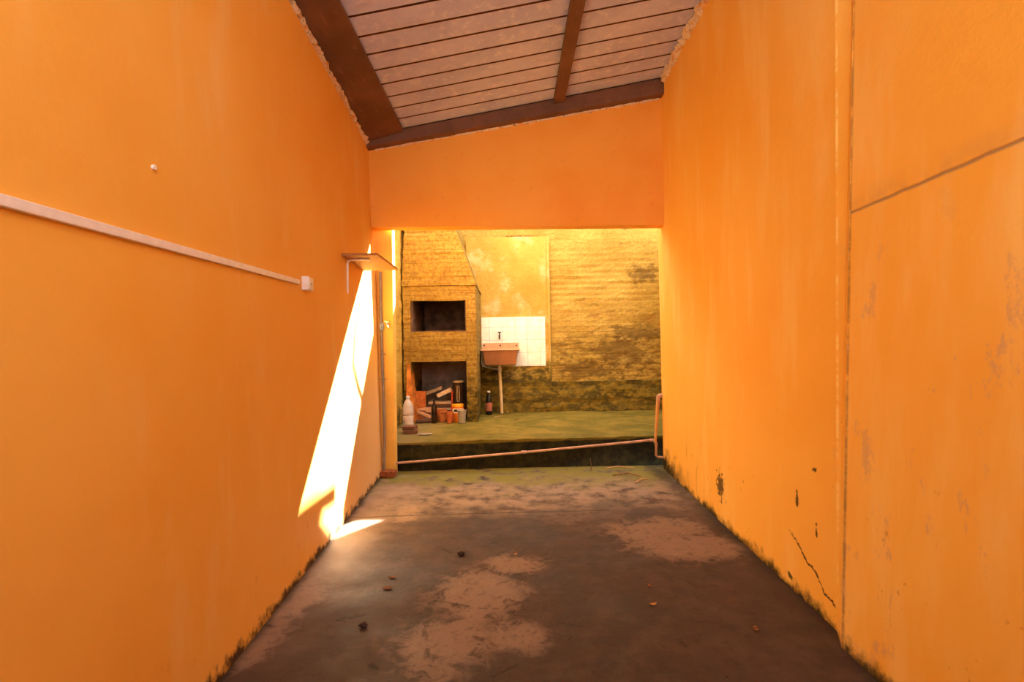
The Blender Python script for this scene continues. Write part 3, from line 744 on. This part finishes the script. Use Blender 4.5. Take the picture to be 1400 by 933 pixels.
plank((598.5, 541.5), (617, 532.5), 6.96, .055, .12, 'tilted_brick', plain('pale_grey_brick', (196, 178, 160), .85, .2, var=.1, scale=20, bump=.2), 'short pale grey brick tilted on top of the stacked boards', 'brick')
# brown glass bottle
def bottle(name, px, y_, r, h, mbody, mcap, lab, label_m=None, neck=.34):
    c = at(px, 560, y_); c.z = ZP
    t_ = thing(name, c, lab, 'bottle')
    MB().lathe(c, [(r*.9, .001), (r, .008), (r, h*(1-neck)), (r*.8, h*(1-neck*.72)), (r*.42, h*(1-neck*.45)), (r*.36, h*.97), (r*.4, h*.985)], 22).build('bottle_body', mbody, t_, smooth=True)
    MB().lathe(c+Vector((0,0,h*.955)), [(r*.46, 0), (r*.48, h*.06), (r*.4, h*.07)], 16).build('cap', mcap, t_, smooth=True)
    if label_m: MB().lathe(c+Vector((0,0,h*.16)), [(r+.0012, 0), (r+.0012, h*.36)], 22).build('paper_label', label_m, t_, smooth=True)
    return t_
M_GLASSB = plain('dark_brown_glass', (38, 20, 14), .15, .6, var=.1)
bottle('glass_bottle', 593.5, 6.66, .036, .30, M_GLASSB, M_GLASSB, 'dark brown glass bottle between the firewood and the clay pots')
bottle('detergent_bottle', 668.5, 7.50, .048, .335, M_BLACK, M_WHITE, 'black bottle with a white cap standing on the platform under the sink', plain('pinkish_label', (176, 106, 84), .6, var=.2, scale=40), .36)
# clay pots
def pot(px, y_, r, h, lab, mt):
    c = at(px, 566, y_); c.z = ZP
    t_ = thing('clay_pot', c, lab, 'pot', 'clay pots in the barbecue niche')
    MB().lathe(c, [(r*.72, .001), (r*.95, h*.4), (r*.98, h*.72), (r*.9, h*.74), (r*.86, h*.74), (r*.8, h*.3), (.01, h*.2)], 24).build('pot_body', mt, t_, smooth=True)
    MB().lathe(c, [(r*.9, h*.74), (r*1.06, h*.76), (r*1.06, h), (r*.94, h), (r*.9, h*.76)], 24).build('pot_rim', mt, t_, smooth=True)
pot(603.5, 6.80, .072, .165, 'wide orange clay pot just right of the brown bottle in the niche', M_CLAY)
pot(614.5, 6.65, .044, .15, 'narrow orange clay pot beside the yellow-lidded tin', plain('bright_clay', (180, 96, 50), .8, .2, var=.12, scale=16))
# tin with yellow lid
c = at(626.5, 576, 6.80); c.z = ZP
tin = thing('paint_tin', c, 'orange paint tin with a yellow rim behind the grey cup', 'tin')
ht = at(626, 553, 6.8).z-ZP; rt_ = .078
MB().lathe(c, [(rt_*.97, .001), (rt_, .006), (rt_, ht-.03)], 28).build('tin_body', plain('orange_tin', (222, 120, 34), .4, .4, .0, .06), tin, smooth=True)
MB().lathe(c, [(rt_, ht-.03), (rt_+.005, ht-.026), (rt_+.005, ht), (rt_-.012, ht), (rt_-.014, ht-.01), (.01, ht-.01)], 28).build('lid', plain('yellow_lid', (236, 172, 46), .4, .4, var=.05), tin, smooth=True)
lb_ = MB().lathe(c, [(rt_+.0015, ht*.52), (rt_+.0015, ht*.78)], 28).build('paper_label', plain('white_label', (226, 214, 196), .6, var=.05), tin, smooth=True)
m = MB()
for ang, wd in ((-1.95, .03), (-1.62, .022), (-1.35, .03), (-1.1, .018)):
    p = c + Vector((math.cos(ang)*(rt_+.0022), math.sin(ang)*(rt_+.0022), ht*.66)); m.obox(p, (wd, .002, ht*.13), (0, 0, ang+math.pi/2))
m.build('dark_marks', M_BLACK, lb_)
# grey cup
c = at(631.5, 577, 6.62); c.z = ZP
rc = .058; hc = at(631, 561, 6.62).z-ZP
cup = single(MB().lathe(c, [(rc*.74, .001), (rc, hc), (rc*1.05, hc), (rc*1.05, hc-.008), (rc*.96, hc-.004), (rc*.92, hc-.01), (rc*.68, .01)], 24), 'plastic_cup', plain('grey_cup', (158, 146, 130), .55, .3, var=.08), c, 'grey plastic cup in front of the orange paint tin', 'cup', smooth=True)
# dark canister behind
c = at(627.5, 560, 7.05); c.z = ZP
hc = at(627, 521, 7.05).z-ZP; rc = .075
can = thing('dark_canister', c, 'tall dark canister with a cream lid behind the orange paint tin', 'canister')
MB().lathe(c, [(rc*.96, .001), (rc, .01), (rc, hc-.02)], 28).build('canister_body', plain('dark_brown_metal', (58, 38, 30), .5, .4, var=.12), can, smooth=True)
MB().lathe(c, [(rc, hc-.022), (rc+.004, hc-.018), (rc+.003, hc), (rc*.6, hc+.006), (.01, hc+.006)], 28).build('lid', plain('cream_lid', (206, 184, 150), .5, var=.05), can, smooth=True)
hz0, hz1 = at(627, 549, 7.0).z, at(627, 528, 7.0).z
MB().tube([(c.x-.012, c.y-rc-.004, hz1), (c.x-.016, c.y-rc-.006, hz0+.03), (c.x-.010, c.y-rc-.006, hz0), (c.x+.010, c.y-rc-.006, hz0), (c.x+.016, c.y-rc-.006, hz0+.03), (c.x+.014, c.y-rc-.006, hz1), (c.x-.012, c.y-rc-.004, hz1)], .0045, 8).build('wire_handle', plain('cream_wire', (214, 192, 160), .5), can, smooth=True)
# red stick
A_, B_ = at(616.5, 557, 6.88), at(618.5, 535, 6.88); A_.z = ZP+.002
m = MB().tube([A_, A_.lerp(B_, .8), B_], [.010, .010, .016], 8); single(m, 'red_stick', plain('faded_red', (176, 62, 40), .6, var=.12), A_, 'thin faded red stick upright between the boards and the tin', 'stick')
# boards at the platform corner
for k, (px0, px1, y_, z_, lab) in enumerate(((552, 571, 5.86, 0, 'lower dark board lying on the platform corner before the clear bottle'), (552, 569, 5.88, .042, 'upper dark board on top of another before the clear bottle'))):
    a_, b_ = at(px0, 588, y_), at(px1, 588, y_); c = (a_+b_)/2
    m = MB().obox((c.x, y_, ZP+.022+z_), (b_.x-a_.x, .16, .04), (0, 0, .1-.15*k)); single(m, 'loose_board', mat_timber('red_brown_board%d' % k, (118, 76, 52), .15), (c.x, y_, ZP+z_+.002), lab, 'board', 'boards on the platform corner', bevel=.004)
c = atz(581, 594, ZP+.01)
m = MB().obox((c.x, c.y, ZP+.012), (.15, .05, .008), (.03, .02, .25)); m.roughen(.02, lambda q, n: n*.004*noise.noise(q*30))
single(m, 'pale_scrap', M_GREYB, (c.x, c.y, ZP+.005), 'flat pale scrap lying on the mossy platform near its edge', 'scrap')

# twigs and leaves
M_TWIG = plain('dry_twig', (196, 158, 112), .8, .2, var=.15); M_TWIG2 = plain('dark_twig', (112, 84, 60), .8, .2, var=.15)
M_LEAF = plain('dry_leaf', (132, 84, 52), .8, .2, var=.2); M_LEAF2 = plain('yellowed_leaf', (182, 132, 68), .8, .2, var=.15)
def twig(pts, z, r, lab, mt, grp):
    P = [atz(px, py, z) + Vector((0, 0, r+.006+.006*i*(len(pts)-1-i))) for i, (px, py) in enumerate(pts)]
    return single(MB().tube(P, [r]*(len(P)-1)+[r*.6], 6), 'twig', mt, P[0]-Vector((0,0,r)), lab, 'twig', grp)
tg = 'twigs on the platform by the waste pipe'
twig([(693, 565), (700, 563), (712, 560)], ZP, .007, 'longest pale twig on the platform right of the waste pipe', M_TWIG, tg)
twig([(702, 562), (708, 558), (722, 561)], ZP, .006, 'bent pale twig at the foot of the mossy ledge', M_TWIG, tg)
twig([(676, 571), (687, 570)], ZP, .005, 'short pale twig lying just before the waste pipe', M_TWIG, tg)
tg = 'twigs on the corridor floor by the step'
twig([(828, 642), (845, 640), (866, 641)], 0, .006, 'pale twig lying against the dark step near the right wall', M_TWIG, tg)
twig([(838, 652), (858, 650), (876, 653)], 0, .006, 'reddish twig on the floor before the step near the right wall', M_LEAF, tg)
twig([(868, 662), (876, 658), (886, 656)], 0, .005, 'forked pale twig furthest right on the floor before the step', M_TWIG, tg)
s0 = atz(808, 644); single(MB().tube([s0, s0+Vector((.003, 0, .06)), s0+Vector((-.004, .01, .13))], [.004, .0035, .002], 6), 'weed_stalk', M_TWIG2, s0, 'thin bare stalk standing upright in front of the dark step', 'stalk')

def leaf_mb(c, L, Wd, rz_, curl):
    m = MB(); R = Matrix.Rotation(rz_, 3, 'Z'); rows = []
    for i in range(6):
        u = i/5; wv = Wd*math.sin(math.pi*(.08+.86*u)); z_ = .004 + curl*(2*u-1)**2
        rows.append([m.bm.verts.new(Vector(c) + R @ Vector(((u-.5)*L, s_*wv, z_ + .25*abs(s_)*wv))) for s_ in (-1, 0, 1)])
    for a_, b_ in zip(rows, rows[1:]):
        for i in range(2): m.bm.faces.new((a_[i], b_[i], b_[i+1], a_[i+1]))
    return m
leaves = [((893, 828), .035, .3, 'curled dry leaf on the dark floor to the right of the pale patch'), ((888, 803), .03, 1.4, 'upright dry leaf on the dark floor above the curled one'),
          ((705, 759), .022, .5, 'small yellowed leaf on the brown floor above the pale patch'), ((1030, 757), .03, 2.2, 'dry leaf by the foot of the right wall'),
          ((1033, 862), .04, 1.2, 'dry leaf lying nearest the camera by the right wall'), ((497, 857), .03, .2, 'dark dry leaf on the left of the floor near the crack'),
          ((530, 806), .05, .1, 'long dark leaf scrap on the left half of the floor'), ((536, 791), .04, .3, 'dark leaf scrap just beyond the long one on the left'),
          ((838, 683), .022, .9, 'tiny pale leaf on the floor strip beyond the joint'), ((760, 668), .03, .4, 'dry leaf on the mossy strip before the step'), ((707, 574), .06, .4, 'brown leaf lying on the mossy platform before the sink'),
          ((800, 596), .05, .2, 'brown leaf at the front edge of the mossy platform')]
for (px, py), L, rr, lab in leaves:
    z_ = ZP+.004 if py < 600 else 0.
    c = atz(px, py, z_)
    o = single(leaf_mb((c.x, c.y, z_), L, L*.3, rr, .006), 'dry_leaf', M_LEAF2 if 'pale' in lab or 'yellow' in lab else M_LEAF, c, lab, 'leaf', 'dry leaves on the ground', fixn=False)
    sd = o.modifiers.new('thickness', 'SOLIDIFY'); sd.thickness = .0012
def stone(px, py, r, lab, mt, z=0.):
    c = atz(px, py, z); m = MB(); bmesh.ops.create_icosphere(m.bm, subdivisions=3, radius=r, matrix=Matrix.Translation((c.x, c.y, z+r*.6)))
    for v in m.bm.verts:
        d = v.co-Vector((c.x, c.y, z+r*.6)); d.z *= .62; v.co = Vector((c.x, c.y, z+r*.6)) + d*(1+.35*noise.noise(v.co*(1.1/r)))
    return single(m, 'stone', mt, (c.x, c.y, z), lab, 'stone', 'loose stones on the floor', smooth=True)
M_STONE = plain('dark_stone', (66, 50, 44), .85, .2, var=.2, scale=40)
stone(630, 760, .022, 'dark stone on the brown floor above the big pale patch', M_STONE)
stone(497, 858, .018, 'dark pebble on the left of the floor near the crack', M_STONE)
stone(437, 745, .026, 'black lump at the foot of the left wall by the sunlit patch', plain('black_lump', (26, 22, 20), .8, .2))
stone(536, 650, .035, 'black lump on the floor at the foot of the pillar', plain('black_lump_damp', (30, 25, 18), .8, .2))
# half brick at the foot of the pillar
c = atz(523, 652, 0); c.y = min(c.y, 5.02); c.x = lx(c.y)+.075
m = MB().obox((c.x, c.y, .032), (.14, .10, .06), (0, 0, -.12)); m.roughen(.03, lambda q, n: n*.005*noise.noise(q*35))
single(m, 'half_brick', plain('red_brick', (150, 88, 54), .9, .2, var=.2, scale=30, bump=.3), (c.x, c.y, 0), 'broken red half brick on the floor at the foot of the pillar', 'brick', bevel=.006)
